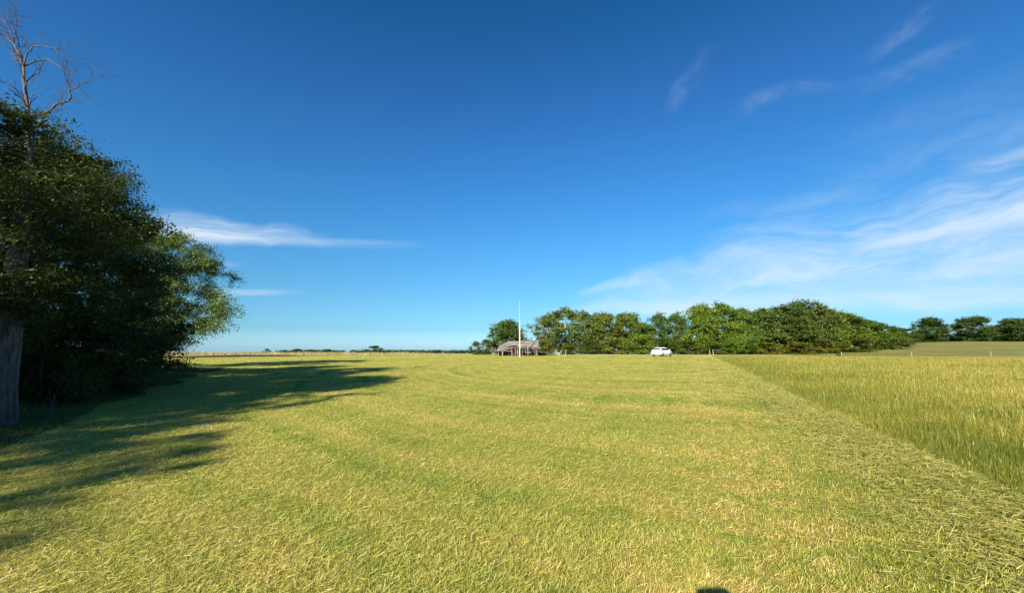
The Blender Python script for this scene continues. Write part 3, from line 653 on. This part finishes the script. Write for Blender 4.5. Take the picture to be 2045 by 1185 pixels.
def grove():
    r = rng(40)
    kinds = []
    park = []
    specs = [('round', 120, -.02, 1.0, .8, .95), ('vase', 115, .02, 1.0, .75, 1.1), ('column', 125, .0, 1.0, .8, .9), ('round', 125, -.04, 1.0, .7, .85)]
    T = [ # px, top, width px, distance, kind, tint, label
        (1010, 641, 58, 93, 0, (.75, .85, .75), 'dark green tree rising directly behind the left end of the collapsed barn'),
        (1092, 630, 56, 97, 1, (1.2, 1.15, 1.0), 'light green open tree just right of the barn and the pole'),
        (1128, 618, 82, 101, 1, (1.25, 1.2, 1.1), 'tallest light green tree between the pole and the white car'),
        (1168, 624, 54, 99, 1, (1.1, 1.05, .9), 'light green tree right of the tallest tree by the barn'),
        (1206, 627, 62, 100, 0, (1.2, 1.05, .7), 'yellow-green round tree midway between the pole and the white car'),
        (1250, 627, 60, 102, 0, (1.1, 1.0, .7), 'yellow-green tree left of the low gap before the white car'),
        (1284, 646, 44, 97, 2, (1.05, 1.1, .7), 'lower green tree filling the gap left of the white car'),
        (1318, 628, 46, 98, 2, (.7, .82, .65), 'dark green tree rising directly behind the white car'),
        (1350, 627, 40, 99, 2, (.65, .78, .6), 'narrow dark tree with a pointed top just right of the white car'),
        (1394, 611, 62, 96, 0, (1.1, 1.15, .55), 'bright green broad tree, first of the high crowns right of the white car'),
        (1438, 608, 66, 98, 2, (1.05, 1.15, .5), 'bright green tall tree, second of the high crowns right of the white car'),
        (1476, 620, 50, 101, 3, (.8, .9, .6), 'mid green tree closing the high bright crowns on their right'),
        (1516, 621, 62, 112, 3, (.85, .85, .7), 'dull olive tree left of the smooth domed crown'),
        (1560, 613, 82, 116, 0, (.72, .72, .62), 'dull dark tree with a smooth domed crown'),
        (1606, 603, 66, 122, 0, (.85, .78, .75), 'brownish green tree with the highest dome of the wood'),
        (1646, 617, 56, 122, 3, (1.0, 1.0, .55), 'green tree on the falling right shoulder of the highest dome'),
        (1682, 629, 62, 128, 3, (.95, .95, .55), 'green tree halfway down the sloping right side of the wood'),
        (1722, 642, 60, 138, 3, (.9, .95, .6), 'green tree near the low right end of the sloping wood'),
        (1760, 648, 56, 150, 2, (.85, .9, .65), 'last but one tree at the low right end of the wood'),
        (1792, 655, 50, 165, 2, (.8, .85, .65), 'small last tree at the low right end of the wood'),
        (1852, 636, 58, 235, 0, (.62, .7, .68), 'lone round dark tree, leftmost of the three standing over the hedge at right'),
        (1942, 634, 64, 235, 0, (.66, .7, .62), 'lone broad dark tree, middle of the three standing over the hedge at right'),
        (2030, 637, 76, 235, 0, (.66, .7, .62), 'lone dark tree at the right edge of the photo'),
    ]
    protos = {}
    for i, (px, top, wd, Y, k, tint, lb) in enumerate(T):
        tint = (tint[0]*1.12, tint[1]*1.28, tint[2]*1.25); u, v = ray(px, top); x = u*Y; h = EYE+v*Y-H(x, Y); w = wd/806*Y*(1.25 if i < 20 else .98)
        grp = 'trees of the wood beyond the field' if i < 20 else 'lone trees over the hedge at right'
        if k not in protos:
            sh, nc, z0, s, f, lw = specs[k]; pr = (240, 150, 230, 250)[k]; cl = crown_clumps(r, nc, .6+z0*10, 9.6, 3.7, 3.7, sh, .14)
            protos[k] = tree('broadleaf_tree', (x, Y), cl, (1.2, .95, 1.1, 1.3)[k], pr, (.19, .17, .16, .22)[k], 8.2, .2, lb, group=grp, tint=tint, seed=50+k, low=.12, rz=i, flat=.9, bark=('bark', 'pale_bark', 'bark', 'bark')[k], tip_r=(.012, .03, .012, .012)[k])
            protos[k].scale = (w/8.0, w/8.0, h/10.0)
        else:
            copy_tree(protos[k], (x, Y), i*1.37, (w/8.0*(1 if i % 2 else -1), w/8.0, h/10.0), lb, grp, tint)
    # half-bare grey tree between the dark tree and the pole
    u, v = ray(1052, 648); Y = 90; c = crown_clumps(r, 26, 2.5, 6.6, 1.9, 1.9, 'vase')
    tree('bare_tree', (u*Y, Y), c, .5, 14, .15, 5.6, .13, 'grey half-bare tree behind the barn just right of the pale pole', seed=71, bark='deadwood', tint=(1.2, 1.1, 1.2), low=.15, tip_r=.035)
    S = [ # shrubs: px, top, width, distance, tint, label
        (950, 682, 24, 86, (.75, .8, .6), 'small dark shrub farthest left of the collapsed barn'),
        (971, 678, 30, 85, (.7, .8, .6), 'dark shrub standing against the left end of the collapsed barn'),
        (1087, 680, 44, 80, (1.3, 1.05, .9), 'olive sunlit brush against the right end of the collapsed barn'),
        (1132, 690, 44, 88, (.9, .85, .6), 'low brush behind the broken sticks right of the barn'),
        (1180, 684, 52, 92, (.7, .75, .5), 'dark shrub in the wood\'s foot below the light green trees'),
        (1232, 676, 54, 92, (1.25, 1.2, .8), 'pale green shrub in the wood\'s foot left of the white car'),
        (1275, 668, 52, 90, (1.1, 1.3, .45), 'bright green shrub nearest to the left of the white car'),
        (1325, 676, 50, 92, (.7, .8, .5), 'dark green shrub directly behind the white car'),
        (1375, 680, 56, 90, (.7, .8, .5), 'dark shrub right of the white car beside the drive'),
        (1425, 684, 56, 92, (.9, 1.0, .5), 'green shrub beside the two short posts at the end of the drive'),
        (1478, 686, 60, 98, (1.0, 1.1, .45), 'green brush below the mid green tree right of the two short posts'),
        (1530, 684, 64, 104, (1.5, 1.25, .5), 'yellow-green brush below the smooth domed crown'),
        (1590, 684, 70, 108, (1.5, 1.2, .5), 'yellow-brown brush below the highest dome of the wood'),
        (1650, 680, 64, 114, (1.3, 1.05, .75), 'brown-green brush below the right shoulder of the highest dome'),
        (1710, 676, 62, 122, (.8, .8, .6), 'dark brush at the foot of the sloping right end of the wood'),
        (1765, 672, 60, 138, (.9, .9, .6), 'green brush at the foot of the wood\'s low right end'),
        (1675, 701, 9, 84, (.45, .5, .4), 'small dark bush alone in the meadow by the fence posts'),
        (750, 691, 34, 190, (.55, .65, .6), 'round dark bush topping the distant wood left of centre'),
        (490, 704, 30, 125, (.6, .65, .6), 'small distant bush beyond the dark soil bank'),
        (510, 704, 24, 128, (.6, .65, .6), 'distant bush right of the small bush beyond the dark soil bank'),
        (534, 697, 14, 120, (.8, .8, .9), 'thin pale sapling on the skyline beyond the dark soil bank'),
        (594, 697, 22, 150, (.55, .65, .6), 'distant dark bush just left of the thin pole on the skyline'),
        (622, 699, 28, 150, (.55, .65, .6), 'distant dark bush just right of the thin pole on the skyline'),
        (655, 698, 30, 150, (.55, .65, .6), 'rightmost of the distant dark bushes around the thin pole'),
    ]
    sp = None
    for i, (px, top, wd, Y, tint, lb) in enumerate(S):
        u, v = ray(px, top); x = u*Y; h = EYE+v*Y-H(x, Y); w = wd/806*Y*1.1
        if sp is None:
            cl = crown_clumps(r, 46, .15, 2.9, 1.7, 1.7, 'column', .16)
            sp = tree('broadleaf_shrub', (x, Y), cl, .62, 110, .12, 2.2, .05, lb, 'shrub', 'shrubs beyond the field', tint, seed=80, low=.05, tip_r=.02)
            sp.scale = (w/3.9, w/3.9, h/3.1)
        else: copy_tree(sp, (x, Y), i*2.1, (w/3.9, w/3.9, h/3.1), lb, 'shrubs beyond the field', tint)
    # far woods that read as one mass
    def far(name, spans, label, tint, seed):
        q = rng(seed); C = []; Rd = []
        for px0, px1, t0, t1, Y, n in spans:
            for _ in range(n):
                s = q.uniform(); px = px0+(px1-px0)*s; Yj = Y*q.uniform(.97, 1.03); u, v = ray(px, t0+(t1-t0)*s+q.uniform(-1.2, 2)); x = u*Yj; g = H(x, Yj); topz = EYE+v*Yj
                rad = .008*Y
                for z in np.arange(g+rad*.5, max(topz-rad*.6, g+rad*.6), rad*.8): C.append((x+q.normal(0, rad*.4), Yj+q.normal(0, rad*.8), z)); Rd.append(rad)
        V, F, v = leaf_cloud(q, C, Rd, 26, .0022*spans[0][4], .8, 0)
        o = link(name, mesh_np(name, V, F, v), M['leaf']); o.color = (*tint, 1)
        tag(o, label, 'wood', kind='stuff')
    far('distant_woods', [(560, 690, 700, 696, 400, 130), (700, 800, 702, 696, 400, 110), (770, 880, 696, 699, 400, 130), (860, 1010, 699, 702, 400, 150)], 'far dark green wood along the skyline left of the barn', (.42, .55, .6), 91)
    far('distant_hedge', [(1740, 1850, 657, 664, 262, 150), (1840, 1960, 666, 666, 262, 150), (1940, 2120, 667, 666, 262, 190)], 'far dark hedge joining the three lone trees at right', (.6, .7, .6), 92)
grove()

# ------------------------------------------------------------------ barn, pole, posts, car
def barn():
    rr = random.Random(12); Y = 76.0
    u0, _ = ray(1000, 700); cx = ray(1036, 700)[0]*Y
    o = empty('collapsed_barn', (cx, Y, H(cx, Y)), R(-6), label='collapsed weathered grey wooden barn with sagging board roof, behind the pale pole', cat='barn')
    # roof: sagging boards laid along the slope, two planes either side of a swaybacked ridge
    Wd = 3.5; D = 2.6
    def ridge(x): return 2.85-.18*math.cos(x/Wd*PI*1.3)-1.05*max(0, -x/Wd)**1.8-.30*max(0, x/Wd)**2
    def eave(x): return 1.50-.75*max(0, -x/Wd)**1.5-.07*math.sin(x*2)
    for side in (-1, 1):
        m = MB(); nrow = 12
        for k in range(nrow):
            t0 = k/nrow; x = -Wd-.3+rr.uniform(-.1, .1)
            while x < Wd+.2:
                x2 = min(Wd+.3, x+rr.uniform(.9, 2.4))
                if rr.random() > (.13 if side < 0 else .3):
                    sg = rr.uniform(-.06, .06); P = []
                    for q in range(3):
                        xx = x+(x2-x)*q/2; tt = t0+.5/nrow; z = eave(xx)+(ridge(xx)-eave(xx))*tt+.03+rr.uniform(0, .05)
                        P.append(Vector((xx, side*(D+.25)*(1-tt), z+sg*(q-1))))
                    sl = math.atan2(ridge(x)-eave(x), D)
                    for a_, b_ in zip(P[:-1], P[1:]):
                        d = b_-a_; mt_ = Matrix.Rotation(-side*sl+rr.uniform(-.12, .12), 3, 'X') @ Matrix.Rotation(-math.atan2(d.z, d.x), 3, 'Y')
                        m.box((a_+b_)/2, (d.length+.01, (D+.25)/nrow*.93, .03), mt_)
                x = x2+.02
        m.build('roof', M['roof_board'], o)
    for xr in (-2.6, -1.3, 0, 1.3, 2.6):
        m = MB()
        for side in (-1, 1): m.bar((xr, side*(D+.2), eave(xr)-.09), (xr, 0, ridge(xr)-.07), .09, .12)
        m.build('rafter', M['rot_board'], o)
    # front wall: upright boards, gaps, a low doorway with a pale lintel
    for xa, xb in ((-Wd, -2.6), (-1.05, Wd)):
        m = MB(); x = xa+.05
        while x < xb:
            w = rr.uniform(.10, .24)
            if rr.random() > .30:
                top = eave(x)-.02+rr.uniform(-.1, .08); bot = 0 if rr.random() > .3 else rr.uniform(.1, .7); ln = rr.uniform(-.14, .14)
                m.bar((x, -D+.05, bot), (x+ln, -D-.02+rr.uniform(0, .1), top), w*.85, .03)
            x += w+rr.uniform(.01, .12)
        m.build('wall', M['grey_board'], o)
    for y, mt in ((D, 'rot_board'),):
        m = MB(); x = -Wd
        while x < Wd:
            w = rr.uniform(.15, .25); m.bar((x, y, 0), (x, y, eave(x)+.0), w, .03); x += w+.005
        m.build('wall', M[mt], o)
    for sx in (-1, 1):
        m = MB(); y = -D+.2
        while y < D:
            w = rr.uniform(.15, .25); z = eave(sx*Wd)+(ridge(sx*Wd)-eave(sx*Wd))*(1-abs(y)/D)
            if rr.random() > .15: m.bar((sx*Wd, y, 0), (sx*Wd+rr.uniform(-.05, .05), y, z-.05), .03, w)
            y += w+.02
        m.build('end_wall', M['rot_board'], o)
    m = MB(); m.bar((-2.75, -D-.06, .92), (-.95, -D-.06, .98), .16, .06); m.build('lintel', M['grey_board'], o)
    for px in (-2.72, -1.0, 0.35, 1.9):
        m = MB(); m.bar((px, -D-.05, -.05), (px+rr.uniform(-.1, .1), -D-.05, eave(px)), .14, .12); m.build('post', M['grey_board'], o)
    m = MB(); m.box((0, .2, .02), (Wd*2-.4, D*2-.8, .04)); m.build('floor', M['rot_board'], o)
    # fallen boards leaning at the left end and lying before the wall
    L_ = [(977, 699, 990, 710, .22), (982, 694, 987, 710, .16), (990, 696, 986, 711, .14)]
    for i, (a, b, c, d, w) in enumerate(L_):
        p = at(a, b, 73.5); q = at(c, d, 73.3); q.z = H(q.x, q.y)
        e = empty('fallen_board', (q.x, q.y, q.z), label=['longest loose grey board slanting left of the barn', 'upright loose grey board between its neighbours left of the barn', 'loose grey board nearest to the barn\'s left end'][i], cat='board', group='loose boards left of the barn')
        m = MB(); m.bar((0, 0, 0), p-q, w, .05); m.build('plank', M['grey_board'], e)
    for i, (a, b, c, d) in enumerate([(1109, 699, 1118, 711), (1122, 700, 1113, 711), (1131, 699, 1128, 711)]):
        p = at(a, b, 76.5+.3*i); q = at(c, d, 76.2+.3*i); q.z = H(q.x, q.y)-.05
        e = empty('broken_post', (q.x, q.y, q.z), label=['pale broken post leaning left, of the crossed pair right of the barn', 'pale broken post leaning right, of the crossed pair right of the barn', 'upright pale broken post right of the crossed pair'][i], cat='post', group='broken posts right of the barn')
        m = MB(); m.tube([Vector((0, 0, 0)), (p-q)*.5, p-q], [.06, .055, .045], 7); m.build('pole', M['post'], e)
barn()
def pole():
    Y = 68.0; x = ray(1038, 700)[0]*Y
    top = at(1038, 641, Y).z; mt = at(1038, 601, Y).z
    o = empty('utility_pole', (x, Y, H(x, Y)), label='tall pale straight pole with a thin grey mast on top, in front of the barn', cat='pole')
    m = MB(); m.tube([Vector((0, 0, -.2)), Vector((0, 0, top*.5)), Vector((0, 0, top))], [.125, .11, .09], 14); m.build('pole', M['pale_wood'], o, smooth_=False)
    m = MB(); m.tube([Vector((0, 0, top-.4)), Vector((0, 0, mt))], [.075, .05], 8)
    m.build('mast', M['mast'], o)
    m = MB(); m.box((0, -.18, 1.5), (.22, .14, .34)); m.tube([Vector((0, -.17, 0)), Vector((0, -.17, 1.4))], [.025, .025], 6); m.build('meter_box', M['trim'], o)
    # thin pole on the left skyline
    Y = 170.0; x = ray(606, 700)[0]*Y; g = H(x, Y); t = at(606, 673, Y).z-g
    o = empty('utility_pole', (x, Y, g), label='very thin distant pole on the skyline left of centre', cat='pole')
    m = MB(); m.tube([Vector((0, 0, -.2)), Vector((0, 0, t))], [.10, .07], 8); m.build('pole', M['mast'], o)
    m = MB(); m.bar((-.5, 0, t-.6), (.5, 0, t-.6), .05, .05); m.build('crossarm', M['mast'], o)
pole()
def posts():
    for i, (px, top, Y, lb) in enumerate([(1680, 703, 79, 'pale fence post beside the small dark bush in the meadow'), (1820, 704, 80, 'pale fence post below the leftmost lone tree'), (1978, 703, 82, 'pale fence post below the middle lone tree, nearest the right edge'),
                             (1417, 699, 77, 'left one of the two short pale posts at the end of the drive'), (1424, 699, 77, 'right one of the two short pale posts at the end of the drive')]):
        x, v = ray(px, top); x *= Y; h = EYE+v*Y-H(x, Y)
        o = empty('fence_post', (x, Y, H(x, Y)), label=lb, cat='fence post', group='pale fence posts')
        m = MB(); rr = random.Random(i); m.tube([Vector((0, 0, -.1)), Vector((rr.uniform(-.02, .02), 0, h*.5)), Vector((rr.uniform(-.05, .05), 0, h))], [.06, .055, .05], 7); m.build('post', M['post'], o)
posts()

def car():
    Y = 72.0; cx = ray(1322, 700)[0]*Y
    # local frame: +y is the nose, x across, z up
    o = empty('parked_car', (cx, Y, H(cx, Y)), R(-47), label='white hatchback car parked nose to the right at the far edge of the mown field', cat='car')
    def loft(sections, name, mat, parent=o, cap=True):
        """sections: (y, [(x,z)...]) mirrored outlines"""
        V = []; n = len(sections[0][1])
        for y, pr in sections: V += [(x, y, z) for x, z in pr]
        F = []
        for i in range(len(sections)-1):
            for k in range(n): F.append((i*n+k, i*n+(k+1) % n, (i+1)*n+(k+1) % n, (i+1)*n+k))
        if cap: F += [tuple(range(n)), tuple((len(sections)-1)*n+k for k in range(n))[::-1]]
        me = bpy.data.meshes.new(name); me.from_pydata(V, [], F); me.update()
        bm = bmesh.new(); bm.from_mesh(me); bmesh.ops.recalc_face_normals(bm, faces=bm.faces); bm.to_mesh(me); bm.free()
        return link(name, me, M[mat], parent)
    def sec(y, w, zb, zt, r=.10):
        p = [(-w+r, zb), (w-r, zb), (w, zb+r), (w+.015, (zb+zt)/2), (w-.03, zt-r), (w-r-.04, zt), (-w+r+.04, zt), (-w+.03, zt-r), (-w-.015, (zb+zt)/2), (-w, zb+r)]
        return (y, p)
    B = [sec(-2.28, .78, .42, .88), sec(-2.2, .88, .32, 1.02), sec(-1.5, .92, .26, 1.06), sec(-.4, .93, .24, 1.04), sec(.7, .93, .24, 1.02), sec(1.1, .92, .25, 1.00), sec(1.7, .90, .28, .92), sec(2.12, .84, .32, .80), sec(2.28, .72, .40, .68)]
    body = loft(B, 'body', 'paint')
    def cab(y, w, zt): return (y, [(-w, 1.0), (w, 1.0), (w*.86+.02, zt-.06), (w*.78, zt), (-w*.78, zt), (-w*.86-.02, zt-.06)])
    C = [(-2.16, [(-.82, .98), (.82, .98), (.80, 1.04), (.76, 1.06), (-.76, 1.06), (-.80, 1.04)]), cab(-1.55, .80, 1.46), cab(-1.2, .80, 1.54), cab(-.3, .80, 1.57), cab(.35, .80, 1.53), (1.25, [(-.84, .98), (.84, .98), (.80, 1.02), (.74, 1.04), (-.74, 1.04), (-.80, 1.02)])]
    loft(C, 'cabin', 'paint')
    def quad(name, P, mat, off):
        m = MB(); off = Vector(off); P = [Vector(p) for p in P]
        m.face_block([p+off for p in P]+[p-off*3 for p in P], [(0, 1, 2, 3), (7, 6, 5, 4), (0, 4, 5, 1), (1, 5, 6, 2), (2, 6, 7, 3), (3, 7, 4, 0)])
        return m.build(name, M[mat], o)
    quad('rear_window', [(-.66, -2.06, 1.15), (.66, -2.06, 1.15), (.56, -1.66, 1.40), (-.56, -1.66, 1.40)], 'glass', (0, -.035, .035))
    quad('windshield', [(-.70, 1.10, 1.12), (.70, 1.10, 1.12), (.58, .50, 1.46), (-.58, .50, 1.46)], 'glass', (0, .012, .014))
    for s in (-1, 1):
        for ya, yb, yc, yd in ((-1.85, -1.0, -1.0, -1.62), (-.92, .02, .02, -.92), (.1, .98, .38, .1)):
            quad('side_window', [(s*.835, ya, 1.12), (s*.835, yb, 1.12), (s*.735, yc, 1.44), (s*.735, yd, 1.44)], 'glass', (s*.02, 0, .004))
        quad('side_trim', [(s*.935, -1.1, .34), (s*.935, 1.05, .34), (s*.94, 1.05, .50), (s*.94, -1.1, .50)], 'trim', (s*.012, 0, 0))
        m = MB(); m.box((s*.98, .95, 1.08), (.16, .12, .13)); m.build('side_mirror', M['paint'], o)
        m = MB(); m.box((s*.72, -2.21, .90), (.16, .12, .22)); m.build('taillight', M['lamp_red'], o)
        m = MB(); m.box((s*.66, 2.18, .66), (.26, .12, .13)); m.build('headlight', M['trim'], o)
        for y in (-1.42, 1.42):
            w = empty('wheel', (s*.84, y, .33)); w.parent = o
            m = MB(); a = Vector((1, 0, 0)); m.tube([a*-.11, a*-.08, a*.08, a*.11], [.27, .335, .335, .27], 22); m.build('tyre', M['rubber'], w)
            m = MB(); m.tube([a*(s*.105), a*(s*.125)], [.20, .16], 16); m.build('rim', M['rim'], w)
            m = MB(); n = 20; Vr = []
            for k in range(n+1):
                t = PI*k/n; Vr += [(s*.085, math.cos(t)*.34, math.sin(t)*.34), (s*.085, math.cos(t)*.41, math.sin(t)*.41), (s*.125, math.cos(t)*.40, math.sin(t)*.40)]
            m.face_block(Vr, [f for k in range(n) for f in ((k*3, k*3+3, k*3+4, k*3+1), (k*3+1, k*3+4, k*3+5, k*3+2))]); m.build('wheel_arch', M['plastic'], w)
    m = MB(); m.box((0, -2.30, .50), (1.66, .14, .24)); m.build('bumper', M['paint'], o)
    m = MB(); m.box((0, 2.28, .46), (1.46, .14, .20)); m.build('bumper', M['paint'], o)
    m = MB(); m.box((0, -2.385, .52), (.36, .02, .14)); m.build('number_plate', M['plate'], o)
    m = MB(); m.box((0, -2.275, .74), (1.2, .02, .015)); m.build('tailgate_seam', M['plastic'], o)
car()

# ------------------------------------------------------------------ the photographer, whose phone and hands throw the small dark shadow at the bottom edge
def photographer():
    M['skin'] = noisy('skin', (.42, .25, .18), (.50, .31, .23), 20, .55)
    M['shirt'] = noisy('shirt', (.05, .07, .12), (.08, .10, .16), 14, .9)
    M['jeans'] = noisy('jeans', (.04, .055, .09), (.07, .09, .14), 18, .9)
    M['shoe'] = noisy('shoe', (.05, .04, .03), (.09, .07, .05), 12, .7)
    M['hair'] = noisy('hair', (.03, .02, .012), (.07, .045, .03), 40, .7, 0, (1, 1, .2))
    cx, cy = .09, -.40; root = empty('person', (cx, cy, H(cx, cy)), label='standing photographer in a dark shirt and jeans holding a phone up at eye height', cat='person')
    V = []; E = []; Rr = []; ph = Vector((.09, -.045, EYE+.005))-Vector((cx, cy, 0))
    def v(p, r_, parent=None):
        V.append(tuple(p)); Rr.append(r_); i = len(V)-1
        if parent is not None: E.append((parent, i))
        return i
    pel = v((0, 0, .95), .155); wa = v((0, 0, 1.08), .135, pel); ch = v((0, .01, 1.27), .155, wa); nb = v((0, 0, 1.42), .09, ch)
    nk = v((0, .01, 1.49), .055, nb); h1 = v((0, .03, 1.56), .078, nk); h2 = v((0, .025, 1.64), .088, h1); v((0, .01, 1.70), .06, h2)
    for s_ in (-1, 1):
        hip = v((s_*.10, 0, .90), .105, pel); kn = v((s_*.12, .02, .50), .068, hip); an = v((s_*.13, -.01, .09), .045, kn)
        ba = v((s_*.135, .08, .05), .042, an); v((s_*.14, .16, .035), .034, ba)
        sh = v((s_*.17, 0, 1.38), .07, ch); el = v((s_*.27, .14, 1.22), .046, sh)
        wr = Vector((ph.x+s_*.105, ph.y-.045, ph.z-.09)); wi = v(wr, .028, el); pm = Vector((ph.x+s_*.105, ph.y-.028, ph.z-.03)); pi_ = v(pm, .032, wi)
        for k, (dz, ln) in enumerate(((.030, .040), (.016, .046), (.000, .043), (-.016, .036))):   # four fingers curl round the far face of the phone's end
            a = v(pm+Vector((s_*.004, .012, dz)), .0105, pi_); b = v(pm+Vector((-s_*.006, .046, dz+.010)), .0090, a)
            c = v(pm+Vector((-s_*(.006+ln*.45), .047, dz+.012)), .0082, b); v(pm+Vector((-s_*(.006+ln*.9), .040, dz+.010)), .0072, c)
        t1_ = v(pm+Vector((-s_*.014, -.004, -.022)), .0125, pi_); t2_ = v(pm+Vector((-s_*.030, .010, .000)), .0105, t1_); v(pm+Vector((-s_*.046, .016, .012)), .0090, t2_)
    me = bpy.data.meshes.new('body_cage'); me.from_pydata(V, E, []); me.update(); tmp = bpy.data.objects.new('body_cage', me); COL.objects.link(tmp)
    tmp.modifiers.new('skin', 'SKIN'); tmp.modifiers.new('sub', 'SUBSURF').levels = 2
    if not me.skin_vertices: bpy.context.view_layer.objects.active = tmp
    for i, d in enumerate(me.skin_vertices[0].data):
        d.radius = (Rr[i], Rr[i]*(.72 if i in (0, 1, 2) else 1)); d.use_root = (i == 0)
    dg = bpy.context.evaluated_depsgraph_get(); dg.update(); bm_ = bpy.data.meshes.new_from_object(tmp.evaluated_get(dg)); bpy.data.objects.remove(tmp)
    bm_.name = 'body'; bm_.materials.clear()
    for k in ('skin', 'shirt', 'jeans', 'shoe'): bm_.materials.append(M[k])
    for p in bm_.polygons:
        c = p.center; p.use_smooth = True
        hand = c.y > .17 and c.z > 1.3
        p.material_index = 3 if c.z < .10 else 2 if c.z < 1.0 else 0 if (c.z > 1.455 or hand) else 1
    link('body', bm_, None, root)
    def ball(name, c, r3, mat, par=root, zmin=None, ymax=None):
        bm = bmesh.new(); bmesh.ops.create_uvsphere(bm, u_segments=18, v_segments=12, radius=1)
        for q in bm.verts: q.co = Vector((q.co.x*r3[0]+c[0], q.co.y*r3[1]+c[1], q.co.z*r3[2]+c[2]))
        if zmin is not None: bmesh.ops.delete(bm, geom=[q for q in bm.verts if q.co.z < zmin and q.co.y > ymax], context='VERTS')
        m_ = bpy.data.meshes.new(name); bm.to_mesh(m_); bm.free(); m_.polygons.foreach_set('use_smooth', [True]*len(m_.polygons)); return link(name, m_, M[mat], par)
    ball('hair', (0, .005, 1.655), (.094, .106, .092), 'hair', zmin=1.675, ymax=.045)
    ball('nose', (0, .125, 1.605), (.014, .02, .024), 'skin'); ball('mouth', (0, .108, 1.56), (.026, .01, .008), 'lamp_red')
    for s_ in (-1, 1):
        ball('eye', (s_*.033, .103, 1.63), (.014, .012, .009), 'paint'); ball('ear', (s_*.09, .02, 1.61), (.012, .022, .032), 'skin')
    tp = empty('phone', (.09, -.045, EYE+.005), label='dark phone held sideways in both hands of the photographer', cat='phone')
    m = MB(); m.box((0, 0, 0), (.158, .009, .074)); ob = m.build('case', M['plastic'], tp)
    m = MB(); m.box((0, -.0052, 0), (.150, .0012, .068)); m.build('screen', M['glass'], tp)
photographer()
